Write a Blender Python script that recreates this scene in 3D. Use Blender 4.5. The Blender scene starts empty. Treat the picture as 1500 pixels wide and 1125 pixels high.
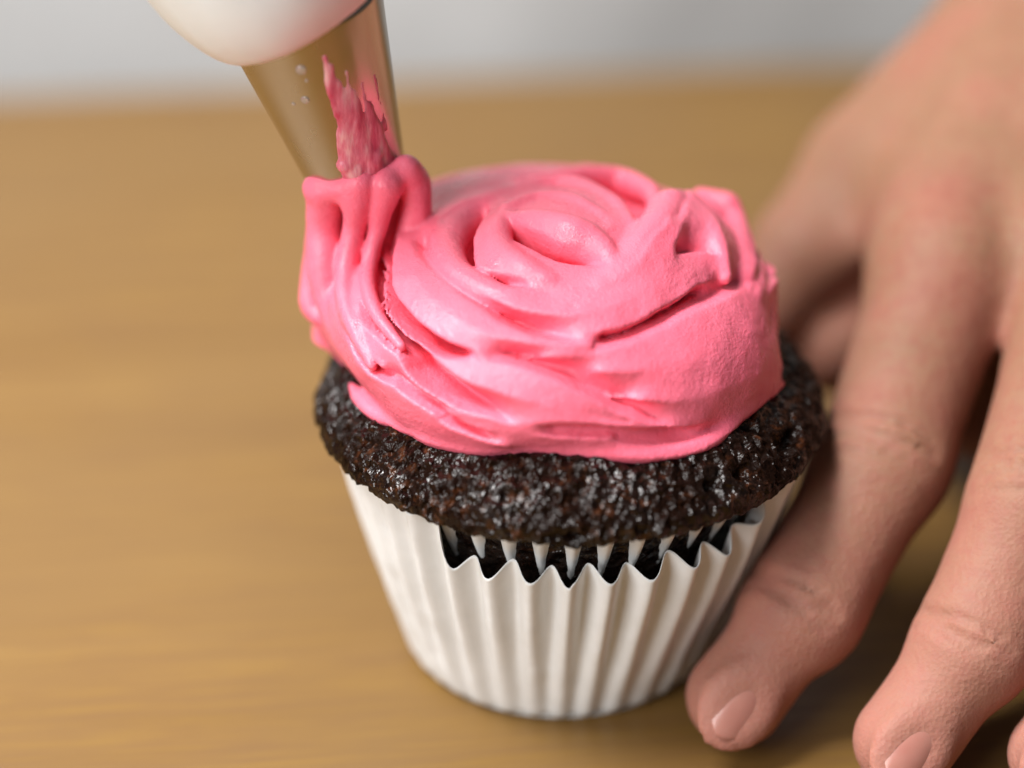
import bpy, math
import numpy as np
from mathutils import Vector, Matrix

S = 0.01                      # everything below is written in centimetres
sc = bpy.context.scene
COL = sc.collection

# ------------------------------------------------------------------ camera, world, lamps
FPX = 3542.0                  # focal length in pixels of the 1500 px wide frame
EL = math.radians(30)
CAM = np.array([-.81, -34.25, 24.68])
FW = np.array([0, math.cos(EL), -math.sin(EL)])
UP = np.array([0, math.sin(EL), math.cos(EL)])
RT = np.array([1.0, 0, 0])
cam_d = bpy.data.cameras.new('camera')
cam_d.sensor_width = 36
cam_d.lens = 36 * FPX / 1500
cam_d.clip_start = 0.02
cam_d.clip_end = 50
cam_d.dof.use_dof = True
cam_d.dof.focus_distance = 37.3 * S
cam_d.dof.aperture_fstop = 3.9
cam_o = bpy.data.objects.new('camera', cam_d)
COL.objects.link(cam_o)
cam_o.location = CAM * S
cam_o.rotation_euler = (math.radians(90) - EL, 0, 0)
sc.camera = cam_o

w = bpy.data.worlds.new('World')
sc.world = w
w.use_nodes = True
bg = w.node_tree.nodes['Background']
bg.inputs[0].default_value = (.93, .96, 1.0, 1)
bg.inputs[1].default_value = .075

def area(name, loc, target, size, power, color):
    l = bpy.data.lights.new(name, 'AREA')
    l.shape = 'RECTANGLE'
    l.size, l.size_y = size[0] * S, size[1] * S
    l.energy = power
    l.color = color
    o = bpy.data.objects.new(name, l)
    COL.objects.link(o)
    o.location = Vector(loc) * S
    o.rotation_euler = (Vector(target) - Vector(loc)).to_track_quat('-Z', 'Y').to_euler()
    return o
area('window_light', (-31, -4, 64), (0, 0, 4), (28, 28), 11.8, (1, .99, .98))
area('fill_light', (-38, -44, 38), (0, 0, 5), (36, 36), 4.0, (1, .985, .97))  # added fill lamp, low at the front left, to brighten bag and paper

sc.view_settings.view_transform = 'Standard'
sc.view_settings.look = 'None'
sc.view_settings.exposure = 0.0
sc.view_settings.gamma = 1
sc.render.engine = 'CYCLES'
sc.cycles.use_denoising = True
sc.cycles.max_bounces = 10
sc.cycles.diffuse_bounces = 6

def ray(px, py):
    return FW + RT * (px - 750) / FPX - UP * (py - 562.5) / FPX
def atz(px, py, z):
    d = ray(px, py); return CAM + d * (z - CAM[2]) / d[2]
def aty(px, py, y):
    d = ray(px, py); return CAM + d * (y - CAM[1]) / d[1]

# ------------------------------------------------------------------ materials
def lin(c):
    return tuple(((x / 255) / 12.92 if x / 255 <= .04045 else (((x / 255) + .055) / 1.055) ** 2.4) for x in c) + (1,)

class Mat:
    def __init__(s, name, base=(.5, .5, .5), rough=.5, **kw):
        s.m = bpy.data.materials.new(name)
        s.m.use_nodes = True
        s.t = s.m.node_tree
        s.b = s.t.nodes['Principled BSDF']
        s.b.inputs['Base Color'].default_value = (*base, 1)
        s.b.inputs['Roughness'].default_value = rough
        for k, v in kw.items():
            s.b.inputs[k.replace('_', ' ')].default_value = v
        s.tc = s.t.nodes.new('ShaderNodeTexCoord')
        s.nrm = None
    def link(s, a, b): s.t.links.new(a, b)
    def mapping(s, scale):
        n = s.t.nodes.new('ShaderNodeMapping')
        n.inputs['Scale'].default_value = [x / S for x in scale]      # frequency per centimetre
        s.link(s.tc.outputs['Object'], n.inputs['Vector'])
        return n.outputs[0]
    def noise(s, scale, detail=4, rough=.55, dist=0):
        n = s.t.nodes.new('ShaderNodeTexNoise')
        n.inputs['Scale'].default_value = 1
        n.inputs['Detail'].default_value = detail
        n.inputs['Roughness'].default_value = rough
        n.inputs['Distortion'].default_value = dist
        s.link(s.mapping(scale if isinstance(scale, (tuple, list)) else (scale,) * 3), n.inputs['Vector'])
        return n.outputs[0]
    def voronoi(s, scale):
        n = s.t.nodes.new('ShaderNodeTexVoronoi')
        n.inputs['Scale'].default_value = 1
        s.link(s.mapping((scale,) * 3), n.inputs['Vector'])
        return n.outputs['Distance']
    def ramp(s, fac, stops):
        n = s.t.nodes.new('ShaderNodeValToRGB')
        el = n.color_ramp.elements
        while len(el) < len(stops): el.new(.5)
        for e, (p, c) in zip(el, stops):
            e.position = p
            e.color = (*c, 1) if len(c) == 3 else c
        s.link(fac, n.inputs[0])
        return n.outputs[0]
    def mix(s, fac, a, b, mode='MIX'):
        n = s.t.nodes.new('ShaderNodeMix')
        n.data_type = 'RGBA'; n.blend_type = mode
        for v, i in ((fac, 0), (a, 6), (b, 7)):
            if isinstance(v, (int, float)): n.inputs[i].default_value = v
            elif isinstance(v, tuple): n.inputs[i].default_value = (*v, 1)[:4]
            else: s.link(v, n.inputs[i])
        return n.outputs[2]
    def bump(s, h, dist, strength=1):
        n = s.t.nodes.new('ShaderNodeBump')
        n.inputs['Strength'].default_value = strength
        n.inputs['Distance'].default_value = dist * S
        s.link(h, n.inputs['Height'])
        if s.nrm is not None: s.link(s.nrm, n.inputs['Normal'])
        s.nrm = n.outputs[0]
        s.link(s.nrm, s.b.inputs['Normal'])
    def base(s, o): s.link(o, s.b.inputs['Base Color'])
    def rough(s, o): s.link(o, s.b.inputs['Roughness'])

def mat_frosting():
    m = Mat('pink_buttercream', rough=.42)
    m.base(m.ramp(m.noise(1.1, 3), [(.3, (.90, .155, .238)), (.7, (.92, .185, .275))]))
    m.b.inputs['Subsurface Weight'].default_value = .18
    m.b.inputs['Subsurface Radius'].default_value = (1, .35, .35)
    m.b.inputs['Subsurface Scale'].default_value = .06 * S
    m.b.inputs['Specular IOR Level'].default_value = .4
    m.rough(m.ramp(m.noise(1.6, 3), [(.35, (.48,) * 3), (.65, (.2,) * 3)]))
    m.bump(m.noise(7, 5, .65), .016, .8)
    m.bump(m.noise(15, 3, .6), .011, 1)
    m.bump(m.noise(24, 3, .6), .008, 1)
    return m.m
def mat_cake():
    m = Mat('chocolate_cake', rough=.4)
    fleck = m.ramp(m.noise(5.5, 5, .65), [(.53, (0, 0, 0)), (.68, (1, 1, 1))])
    big = m.ramp(m.noise(1.0, 2), [(.42, (0, 0, 0)), (.62, (1, 1, 1))])
    f2 = m.mix(1.0, fleck, big, 'MULTIPLY')
    m.base(m.mix(f2, (.0085, .0035, .0022), (.07, .022, .008)))
    m.link(m.ramp(m.noise(1.1, 4), [(.42, (.48,) * 3), (.58, (.10,) * 3)]), m.b.inputs['Specular IOR Level'])
    m.rough(m.ramp(m.noise(2.2, 4), [(.35, (.16,) * 3), (.6, (.28,) * 3)]))
    m.bump(m.voronoi(5), .10, 1)
    m.bump(m.noise(6, 2, .5), .10, 1)
    return m.m
def mat_paper():
    m = Mat('white_baking_paper', rough=.85)
    m.b.inputs['Specular IOR Level'].default_value = .2
    m.base(m.ramp(m.noise(2.2, 3), [(.3, (.76, .775, .775)), (.75, (.82, .835, .84))]))
    m.b.inputs['Subsurface Weight'].default_value = .15
    m.b.inputs['Subsurface Radius'].default_value = (1, .9, .8)
    m.b.inputs['Subsurface Scale'].default_value = .05 * S
    m.bump(m.noise(6, 4), .012, .6)
    return m.m
def mat_skin():
    m = Mat('skin', rough=.6)
    a = m.ramp(m.noise(.55, 3, .5), [(.3, (.20, .108, .056)), (.5, (.235, .122, .070)), (.7, (.27, .11, .072))])
    b = m.mix(m.ramp(m.noise((4.5, 4.5, 4.5), 4, .6), [(.4, (0, 0, 0)), (.7, (.5,) * 3)]), a, (.22, .06, .045))
    # fingertips flush pinker; skin also lightens downward, painting weaker light on the upper hand
    sx = m.t.nodes.new('ShaderNodeSeparateXYZ'); m.link(m.tc.outputs['Object'], sx.inputs[0])
    mr = m.t.nodes.new('ShaderNodeMapRange'); m.link(sx.outputs[2], mr.inputs[0])
    mr.inputs[1].default_value = 6.2 * S; mr.inputs[2].default_value = .5 * S
    mr.inputs[3].default_value = 0; mr.inputs[4].default_value = .75
    m.base(m.mix(mr.outputs[0], b, (.42, .178, .142)))
    m.b.inputs['Subsurface Weight'].default_value = .3
    m.b.inputs['Subsurface Radius'].default_value = (1, .35, .2)
    m.b.inputs['Subsurface Scale'].default_value = .25 * S
    m.b.inputs['Specular IOR Level'].default_value = .25
    m.bump(m.voronoi(14), .012, .6)
    m.bump(m.noise(5, 5, .6), .025, .7)
    m.bump(m.noise(30, 2, .6), .006, .7)
    return m.m
def mat_nail():
    m = Mat('fingernail', rough=.28)
    m.base(m.ramp(m.noise((1.2, 1.2, 1.2), 2), [(.35, (.36, .145, .115)), (.7, (.41, .19, .15))]))
    m.b.inputs['Subsurface Weight'].default_value = .2
    m.b.inputs['Subsurface Radius'].default_value = (1, .4, .3)
    m.b.inputs['Subsurface Scale'].default_value = .1 * S
    return m.m
def mat_wood():
    m = Mat('table_wood', rough=.42)
    g1 = m.noise((.05, .75, .75), 5, .6, .35)
    g2 = m.noise((.22, 4.5, 4.5), 5, .65, .2)
    g3 = m.noise((.7, 15, 15), 3, .6)
    big = m.noise((.10, .13, .1), 3, .5)
    a = m.ramp(g1, [(.25, (.155, .079, .014)), (.5, (.205, .110, .020)), (.78, (.275, .160, .038))])
    b = m.mix(m.ramp(g2, [(.38, (.85,) * 3), (.6, (0, 0, 0))]), a, (.15, .075, .022))
    c = m.mix(m.ramp(g3, [(.36, (.6,) * 3), (.55, (0, 0, 0))]), b, (.14, .068, .021))
    m.base(m.mix(m.ramp(big, [(.35, (0, 0, 0)), (.62, (.6,) * 3)]), c, (.17, .094, .029)))
    m.rough(m.ramp(g2, [(.3, (.5,) * 3), (.7, (.34,) * 3)]))
    m.b.inputs['Specular IOR Level'].default_value = .4
    m.bump(g2, .006, .5)
    m.bump(g3, .004, .5)
    return m.m
def mat_metal():
    m = Mat('polished_steel', base=(.50, .46, .39), rough=.2, Metallic=1.0)
    m.rough(m.ramp(m.noise((1.5, 1.5, .6), 3), [(.3, (.16,) * 3), (.7, (.3,) * 3)]))
    return m.m
def mat_bag():
    m = Mat('piping_bag_plastic', rough=.45)
    m.base(m.ramp(m.noise(.6, 3), [(.3, (.83, .90, .94)), (.7, (.86, .93, .96))]))
    m.b.inputs['Subsurface Weight'].default_value = .2
    m.b.inputs['Subsurface Radius'].default_value = (1, .9, .85)
    m.b.inputs['Subsurface Scale'].default_value = .2 * S
    m.bump(m.noise(.9, 3), .05, .4)
    return m.m
def mat_smear():
    m = Mat('frosting_smear', rough=.32)
    m.base(m.ramp(m.noise((5, 5, 1.2), 4, .6), [(.35, (.55, .06, .12)), (.52, (.72, .20, .27)), (.66, (.80, .42, .44))]))
    m.b.inputs['Subsurface Weight'].default_value = .3
    m.b.inputs['Subsurface Scale'].default_value = .08 * S
    m.bump(m.noise((7, 7, 1.5), 4), .03, .8)
    return m.m
def mat_drop():
    m = Mat('clear_droplet', base=(1, .95, .93), rough=.05, IOR=1.4)
    m.b.inputs['Transmission Weight'].default_value = .8
    return m.m
def mat_cloth():
    m = Mat('grey_cotton', rough=.85)
    m.base(m.ramp(m.noise(.12, 3), [(.3, (.37, .36, .35)), (.7, (.45, .445, .44))]))
    m.b.inputs['Sheen Weight'].default_value = .2
    m.bump(m.noise((14, 14, 14), 2), .02, .5)
    return m.m
def mat_floor():
    m = Mat('floor_tile', rough=.6)
    m.base(m.ramp(m.noise(.02, 3), [(.3, (.20, .18, .155)), (.7, (.26, .235, .2))]))
    return m.m

M = dict(frost=mat_frosting(), cake=mat_cake(), paper=mat_paper(), skin=mat_skin(), nail=mat_nail(), wood=mat_wood(),
         metal=mat_metal(), bag=mat_bag(), smear=mat_smear(), drop=mat_drop(), cloth=mat_cloth(), floor=mat_floor())

# ------------------------------------------------------------------ object helpers
def mesh_obj(name, v, f, mat, parent=None, smooth=True):
    v = np.asarray(v, dtype=np.float64) * S
    me = bpy.data.meshes.new(name)
    if isinstance(f, np.ndarray):
        n, k = f.shape
        me.vertices.add(len(v)); me.vertices.foreach_set('co', v.astype(np.float32).ravel())
        me.loops.add(n * k); me.loops.foreach_set('vertex_index', f.astype(np.int32).ravel())
        me.polygons.add(n)
        me.polygons.foreach_set('loop_start', (np.arange(n) * k).astype(np.int32))
        me.update(calc_edges=True); me.validate()
    else:
        me.from_pydata([tuple(x) for x in v], [], f)
    if smooth:
        me.polygons.foreach_set('use_smooth', np.ones(len(me.polygons), dtype=bool))
    me.materials.append(mat)
    me.update()
    o = bpy.data.objects.new(name, me)
    COL.objects.link(o)
    if parent is not None:
        o.parent = parent
        o.location = -parent.location
    return o
def thing(name, label, cat, loc=(0, 0, 0)):
    o = bpy.data.objects.new(name, None)
    o.empty_display_size = .01
    COL.objects.link(o)
    o.location = Vector(loc) * S
    o['label'] = label; o['category'] = cat
    return o
def grid_faces(nu, nv, wrap_u=False, wrap_v=False):
    """vertex index = i*nv + j, i along u, j along v"""
    i = np.arange(nu if wrap_u else nu - 1); j = np.arange(nv if wrap_v else nv - 1)
    I, J = np.meshgrid(i, j, indexing='ij')
    I2 = (I + 1) % nu; J2 = (J + 1) % nv
    return np.stack([I * nv + J, I2 * nv + J, I2 * nv + J2, I * nv + J2], -1).reshape(-1, 4)

# vectorised value noise
_rs = np.random.RandomState(7)
_T = _rs.rand(64, 64, 64).astype(np.float32)
def vnoise(p):
    p = np.asarray(p)
    i = np.floor(p).astype(int); f = p - i
    f = f * f * (3 - 2 * f)
    r = 0
    for a in (0, 1):
        for b in (0, 1):
            for c in (0, 1):
                wgt = (f[..., 0] if a else 1 - f[..., 0]) * (f[..., 1] if b else 1 - f[..., 1]) * (f[..., 2] if c else 1 - f[..., 2])
                r = r + wgt * _T[(i[..., 0] + a) & 63, (i[..., 1] + b) & 63, (i[..., 2] + c) & 63]
    return r * 2 - 1
def fbm(p, oct=4, gain=.5):
    r = 0; a = 1.0; s = 0
    for k in range(oct):
        r = r + a * vnoise(p * 2 ** k + 17.3 * k); s += a; a *= gain
    return r / s

# ------------------------------------------------------------------ signed distance fields and their surface
class Field:
    def __init__(s, lo, hi, h):
        s.lo = np.array(lo, float); s.h = h
        s.n = np.ceil((np.array(hi) - s.lo) / h).astype(int) + 1
        s.F = np.full(s.n, 3.0, dtype=np.float32)
        s.ax = [s.lo[k] + h * np.arange(s.n[k]) for k in range(3)]
    def box(s, lo, hi):
        a = np.clip(np.floor((np.array(lo) - s.lo) / s.h).astype(int), 0, s.n)
        b = np.clip(np.ceil((np.array(hi) - s.lo) / s.h).astype(int) + 1, 0, s.n)
        return tuple(slice(a[k], b[k]) for k in range(3))
    def pts(s, sl):
        return np.stack(np.meshgrid(s.ax[0][sl[0]], s.ax[1][sl[1]], s.ax[2][sl[2]], indexing='ij'), -1)
    def union(s, sl, d, k):
        A = s.F[sl]
        if k > 0:
            hh = np.maximum(k - np.abs(A - d), 0) / k
            s.F[sl] = np.minimum(A, d) - hh * hh * k * .25
        else:
            s.F[sl] = np.minimum(A, d)
    def cut(s, sl, d, k):
        A = s.F[sl]; B = -d
        hh = np.maximum(k - np.abs(A - B), 0) / k
        s.F[sl] = np.maximum(A, B) + hh * hh * k * .25
    def cone(s, a, b, ra, rb, k, flat=None):
        """round cone from a to b"""
        a = np.array(a, float); b = np.array(b, float); m = max(ra, rb) + k + .35
        sl = s.box(np.minimum(a, b) - m, np.maximum(a, b) + m)
        P = s.pts(sl)
        ab = b - a; t = np.clip(((P - a) @ ab) / (ab @ ab), 0, 1)
        d = np.linalg.norm(P - a - t[..., None] * ab, axis=-1) - (ra + (rb - ra) * t)
        s.union(sl, d.astype(np.float32), k)
    def ellipsoid(s, c, R, r, k, cut=False):
        c = np.array(c, float); m = max(r) + k + .35
        sl = s.box(c - m, c + m)
        q = (s.pts(sl) - c) @ np.array(R).T
        k0 = np.linalg.norm(q / r, axis=-1); k1 = np.linalg.norm(q / (np.array(r) ** 2), axis=-1) + 1e-6
        d = (k0 * (k0 - 1) / k1).astype(np.float32)
        (s.cut if cut else s.union)(sl, d, k)
    def chain(s, pts, nrm, wid, thick, tilt, k, cut=False, lift=0.0):
        """sweep an ellipse (half width wid, half thickness thick) along pts; nrm is the outward normal, tilt turns the section"""
        pts = np.array(pts, float); nrm = np.array(nrm, float)
        T = np.gradient(pts, axis=0); T /= np.linalg.norm(T, axis=1)[:, None] + 1e-9
        B = np.cross(nrm, T); B /= np.linalg.norm(B, axis=1)[:, None] + 1e-9
        flip = np.sign(-(B @ UP)); flip[flip == 0] = 1
        f0 = 1 if flip.sum() >= 0 else -1
        # keep one side along the whole chain: the side that mostly looks down in the picture
        B = B * f0
        N = np.cross(T, B); N *= np.sign(np.sum(N * nrm, 1))[:, None]
        ct, st = np.cos(tilt)[:, None], np.sin(tilt)[:, None]
        A = B * ct + N * st
        Z = N * ct - B * st
        pts = pts + N * lift
        m = max(wid.max(), thick.max()) + k + .12
        big = s.box(pts.min(0) - m, pts.max(0) + m)
        tmp = np.full(s.F[big].shape, 3.0, dtype=np.float32)
        o = [x.start for x in big]
        for i in range(len(pts) - 1):
            a, b = pts[i], pts[i + 1]
            mm = max(wid[i], wid[i + 1], thick[i], thick[i + 1]) + k + .12
            sl = s.box(np.minimum(a, b) - mm, np.maximum(a, b) + mm)
            P = s.pts(sl); ab = b - a
            if P.size == 0: continue
            t = np.clip(((P - a) @ ab) / (ab @ ab + 1e-9), 0, 1)
            D = P - a - t[..., None] * ab
            wv = wid[i] + (wid[i + 1] - wid[i]) * t; tv = thick[i] + (thick[i + 1] - thick[i]) * t
            u = D @ (A[i] + A[i + 1]) * .5; v = D @ (Z[i] + Z[i + 1]) * .5; q = D @ (T[i] + T[i + 1]) * .5
            k0 = np.sqrt((u / wv) ** 2 + (v / tv) ** 2 + (q / tv) ** 2)
            k1 = np.sqrt((u / wv ** 2) ** 2 + (v / tv ** 2) ** 2 + (q / tv ** 2) ** 2) + 1e-6
            d = k0 * (k0 - 1) / k1
            l = tuple(slice(x.start - oo, x.stop - oo) for x, oo in zip(sl, o))
            tmp[l] = np.minimum(tmp[l], d)
        (s.cut if cut else s.union)(big, tmp, k)
    def surface(s):
        F = s.F.copy()
        F[0] = F[-1] = 1; F[:, 0] = F[:, -1] = 1; F[:, :, 0] = F[:, :, -1] = 1
        ins = F < 0
        c = np.zeros(tuple(s.n - 1), dtype=np.uint8)
        for a in (0, 1):
            for b in (0, 1):
                for d in (0, 1):
                    c += ins[a:s.n[0] - 1 + a, b:s.n[1] - 1 + b, d:s.n[2] - 1 + d]
        act = (c > 0) & (c < 8)
        idx = np.argwhere(act)
        num = np.full(act.shape, -1, dtype=np.int64); num[act] = np.arange(len(idx))
        acc = np.zeros((len(idx), 3)); cnt = np.zeros(len(idx))
        for ax in range(3):
            o1, o2 = [k for k in range(3) if k != ax]
            for p in (0, 1):
                for q in (0, 1):
                    off = np.zeros(3, int); off[o1] = p; off[o2] = q
                    A = idx + off; Bq = A.copy(); Bq[:, ax] += 1
                    fa = F[A[:, 0], A[:, 1], A[:, 2]]; fb = F[Bq[:, 0], Bq[:, 1], Bq[:, 2]]
                    x = (fa < 0) != (fb < 0)
                    t = np.where(x, fa / np.where(x, fa - fb, 1), 0)
                    pos = A.astype(float); pos[:, ax] += t
                    acc[x] += pos[x]; cnt[x] += 1
        V = s.lo + s.h * acc / cnt[:, None]
        faces = []
        for ax in range(3):
            o1, o2 = [(1, 2), (2, 0), (0, 1)][ax]
            sl0 = [slice(None)] * 3; sl1 = [slice(None)] * 3
            sl0[ax] = slice(0, -1); sl1[ax] = slice(1, None)
            i0 = ins[tuple(sl0)]; i1 = ins[tuple(sl1)]
            E = np.argwhere(i0 != i1)
            E = E[(E[:, o1] > 0) & (E[:, o2] > 0) & (E[:, o1] < s.n[o1] - 1) & (E[:, o2] < s.n[o2] - 1)]
            def g(d1, d2):
                q = E.copy(); q[:, o1] -= d1; q[:, o2] -= d2
                return num[q[:, 0], q[:, 1], q[:, 2]]
            Q = np.stack([g(1, 1), g(0, 1), g(0, 0), g(1, 0)], 1)
            fl = ~i0[E[:, 0], E[:, 1], E[:, 2]]
            Q[fl] = Q[fl][:, ::-1]
            faces.append(Q)
        return V, np.concatenate(faces)

def spline(P, n):
    """Catmull-Rom through rows of P, n samples"""
    P = np.array(P, float); m = len(P)
    E = np.vstack([2 * P[0] - P[1], P, 2 * P[-1] - P[-2]])
    t = np.linspace(0, m - 1 - 1e-6, n); i = t.astype(int); f = (t - i)[:, None]
    a, b, c, d = E[i], E[i + 1], E[i + 2], E[i + 3]
    return .5 * (2 * b + (c - a) * f + (2 * a - 5 * b + 4 * c - d) * f ** 2 + (3 * b - a - 3 * c + d) * f ** 3)

# ================================================================== SETTING
def box_mesh(name, lo, hi, mat, parent=None, bev=.3):
    x0, y0, z0 = lo; x1, y1, z1 = hi; b = bev
    v = []; f = []
    rings = [(z0, b), (z0 + b, 0), (z1 - b, 0), (z1 - b * .3, b * .3), (z1, b)]
    for z, q in rings:
        v += [(x0 + q, y0 + q, z), (x1 - q, y0 + q, z), (x1 - q, y1 - q, z), (x0 + q, y1 - q, z)]
    for r in range(len(rings) - 1):
        for k in range(4):
            f.append((r * 4 + k, r * 4 + (k + 1) % 4, r * 4 + 4 + (k + 1) % 4, r * 4 + 4 + k))
    f.append((3, 2, 1, 0)); n = 4 * (len(rings) - 1); f.append((n, n + 1, n + 2, n + 3))
    return mesh_obj(name, v, f, mat, parent, smooth=False)

floor = mesh_obj('floor', [(-300, -300, -88), (300, -300, -88), (300, 300, -88), (-300, 300, -88)], [(0, 1, 2, 3)], M['floor'], smooth=False)
floor['kind'] = 'structure'

table = thing('table', 'golden brown wooden table that the cupcake stands on', 'table', (0, 0, -88))
table.rotation_euler = (0, 0, math.radians(6))
top = box_mesh('tabletop', (-75, -62, -3), (75, 24.8, 0), M['wood'], table)
for lx in (-68, 68):
    for ly in (-56, 12):
        box_mesh('leg', (lx - 3, ly - 3, -88), (lx + 3, ly + 3, -3.02), M['wood'], table)

# ================================================================== CUPCAKE
cup = thing('cupcake', 'chocolate cupcake in white pleated paper being topped with a pink frosting rose', 'cupcake', (0, 0, 0))
CX = .15                                                # the cake leans a little to the right of the paper's base
def axis_x(z): return CX * z / 4.6

# ---- cake
def build_cake():
    prof = [(0, 5.95), (.8, 5.93), (1.6, 5.85), (2.3, 5.72), (2.9, 5.55), (3.35, 5.36), (3.7, 5.16), (3.95, 4.95), (4.1, 4.76), (4.13, 4.62), (4.06, 4.52),
            (3.9, 4.47), (3.7, 4.44), (3.5, 4.4), (3.4, 4.25), (3.36, 4.0), (3.28, 3.7), (3.18, 3.4), (3.05, 3.0), (2.35, .2), (0, .16)]
    n = 270; P = spline(prof, n * 3)
    L = np.r_[0, np.cumsum(np.linalg.norm(np.diff(P, axis=0), axis=1))]
    s = np.linspace(0, L[-1], n); P = np.stack([np.interp(s, L, P[:, k]) for k in (0, 1)], 1)
    T = np.gradient(P, axis=0); T /= np.linalg.norm(T, axis=1)[:, None]
    N = np.stack([-T[:, 1], T[:, 0]], 1)                 # outward for a profile running from top down
    N *= np.where(N[:, :1] * 1 + N[:, 1:] * (P[:, 1:] > 4.5) < 0, -1, 1)
    nu = 900; th = np.arange(nu) / nu * 2 * np.pi
    TH, R = np.meshgrid(th, P[:, 0], indexing='ij'); Z = np.broadcast_to(P[:, 1], TH.shape)
    NR = np.broadcast_to(N[:, 0], TH.shape); NZ = np.broadcast_to(N[:, 1], TH.shape)
    V = np.stack([R * np.sin(TH), -R * np.cos(TH), Z], -1)
    Nn = np.stack([NR * np.sin(TH), -NR * np.cos(TH), NZ], -1)
    crumb = fbm(V * 3.2, 4, .6)
    rid = 1 - np.abs(vnoise(V * 6.5 + 4)) * 2
    d = .09 * fbm(V * .9, 2) + .06 * crumb + .055 * fbm(V * 7, 2) + .012 * rid + .020 * vnoise(V * 17)
    pit = vnoise(V * 2.4 + 30); d -= np.clip(pit - .6, 0, 1) * .5 + np.clip(vnoise(V * 5.5 + 60) - .5, 0, 1) * .16
    side = np.clip((4.4 - Z) / .3, 0, 1)
    d *= np.where(Z < 4.4, 1 - .75 * side, 1)
    fr = (R / (R.max() * .1 + .01)).clip(0, 1)
    V = V + Nn * (d * fr)[..., None]
    # crumbly hanging lower lip
    lip = np.exp(-((Z - 4.55) / .12) ** 2) * (R > 3.6)
    V[..., 2] -= lip * (.05 + .07 * fbm(V * 2.1 + 9, 3))
    V[..., 0] += axis_x(V[..., 2])
    V = V.reshape(-1, 3)
    return mesh_obj('cake', V, grid_faces(nu, n, wrap_u=True), M['cake'], cup)
cake = build_cake()

# ---- paper liner: fluted cone
NP = 35
def smooth01(x): x = np.clip(x, 0, 1); return x * x * (3 - 2 * x)
def rim_z(th):
    a = np.degrees((th + np.pi) % (2 * np.pi) - np.pi)   # 0 = towards the camera, + to the right
    left = smooth01((-a - 29) / 7)
    right = smooth01((a - 42) / 22)
    z = 3.52 + .10 * np.cos(np.radians(a) * 2.2)
    return z + left * .86 + right * .95 + .03 * np.sin(a * .31) 
def pleat(th):
    """-1..1, rounded outside ridges, phase slightly irregular"""
    ph = th * NP + .5 * np.sin(3 * th + 1) + .35 * np.sin(7 * th)
    return np.cos(ph)
def build_liner():
    nu = NP * 16; nv = 60
    th = np.arange(nu) / nu * 2 * np.pi
    t = np.linspace(0, 1, nv)
    TH, Tt = np.meshgrid(th, t, indexing='ij')
    c = pleat(TH)
    zr = rim_z(TH) - .10 * c * (1 + .35 * vnoise(np.stack([TH * 4.1, TH * 0, TH * 0], -1))) + .05 * vnoise(np.stack([TH * 6.3, TH * 0 + 8, TH * 0], -1))
    Z = .03 + (zr - .03) * Tt
    R = 2.58 + .338 * Z - .012 * Z ** 2
    a = np.degrees((TH + np.pi) % (2 * np.pi) - np.pi)
    flat = 1 - .72 * np.exp(-((a + 62) / 24) ** 2)
    amp = (.035 + .135 * smooth01(Z / 3.3)) * flat * (1 + .25 * vnoise(np.stack([np.sin(TH) * 4, np.cos(TH) * 4, Z * .2], -1)))
    R = R + amp * c * (1 - .12 * c)
    R = R + .03 * fbm(np.stack([np.sin(TH) * 3, np.cos(TH) * 3, Z * .8], -1), 3)
    kink = vnoise(np.stack([np.sin(TH) * 7, np.cos(TH) * 7, Z * 1.6 + 5], -1))
    R = R + .03 * np.clip(kink - .25, 0, 1)
    R -= .10 * np.exp(-(Z / .10) ** 2)
    V = np.stack([axis_x(Z) + R * np.sin(TH), -R * np.cos(TH), Z], -1)
    # thickness: an inner skin joined at the rim, and a floor
    Ri = R - .02
    Vi = np.stack([axis_x(Z) + Ri * np.sin(TH), -Ri * np.cos(TH), Z + .0], -1)[:, ::-1]
    W = np.concatenate([V, Vi], 1)
    nv2 = 2 * nv
    f = grid_faces(nu, nv2, wrap_u=True)
    V = W.reshape(-1, 3)
    faces = f
    o = mesh_obj('paper_liner', V, faces, M['paper'], cup)
    # bottom disc
    rr = np.linspace(0, 2.52, 8)
    th2 = np.arange(64) / 64 * 2 * np.pi
    A, B = np.meshgrid(th2, rr, indexing='ij')
    D = np.stack([B * np.sin(A), -B * np.cos(A), .015 + 0 * A], -1).reshape(-1, 3)
    mesh_obj('liner_base', D, grid_faces(64, 8, wrap_u=True), M['paper'], cup)
    return o
liner = build_liner()

def build_inner_liner():
    """second paper: its flutes stand proud of the cake only high up, so they read as white wedges"""
    n2 = 41; nu = n2 * 12; nv = 34
    th = np.arange(nu) / nu * 2 * np.pi
    z = np.linspace(2.6, 4.47, nv)
    TH, Z = np.meshgrid(th, z, indexing='ij')
    c = np.cos(TH * n2 + .25 * np.sin(5 * TH))
    base = np.interp(Z, [2.6, 3.0, 3.4, 3.7, 4.0, 4.25, 4.4, 4.5], [2.95, 3.05, 3.18, 3.28, 3.36, 3.40, 3.44, 3.46])
    R = base - .125 + np.clip(.21 * (Z - 3.32), -.1, .14) + (.125 + .03 * vnoise(np.stack([np.sin(TH) * 9, np.cos(TH) * 9, Z * .3], -1))) * c
    V = np.stack([axis_x(Z) + R * np.sin(TH), -R * np.cos(TH), Z], -1).reshape(-1, 3)
    return mesh_obj('inner_liner', V, grid_faces(nu, nv, wrap_u=True), M['paper'], cup)
inner = build_inner_liner()

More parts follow.
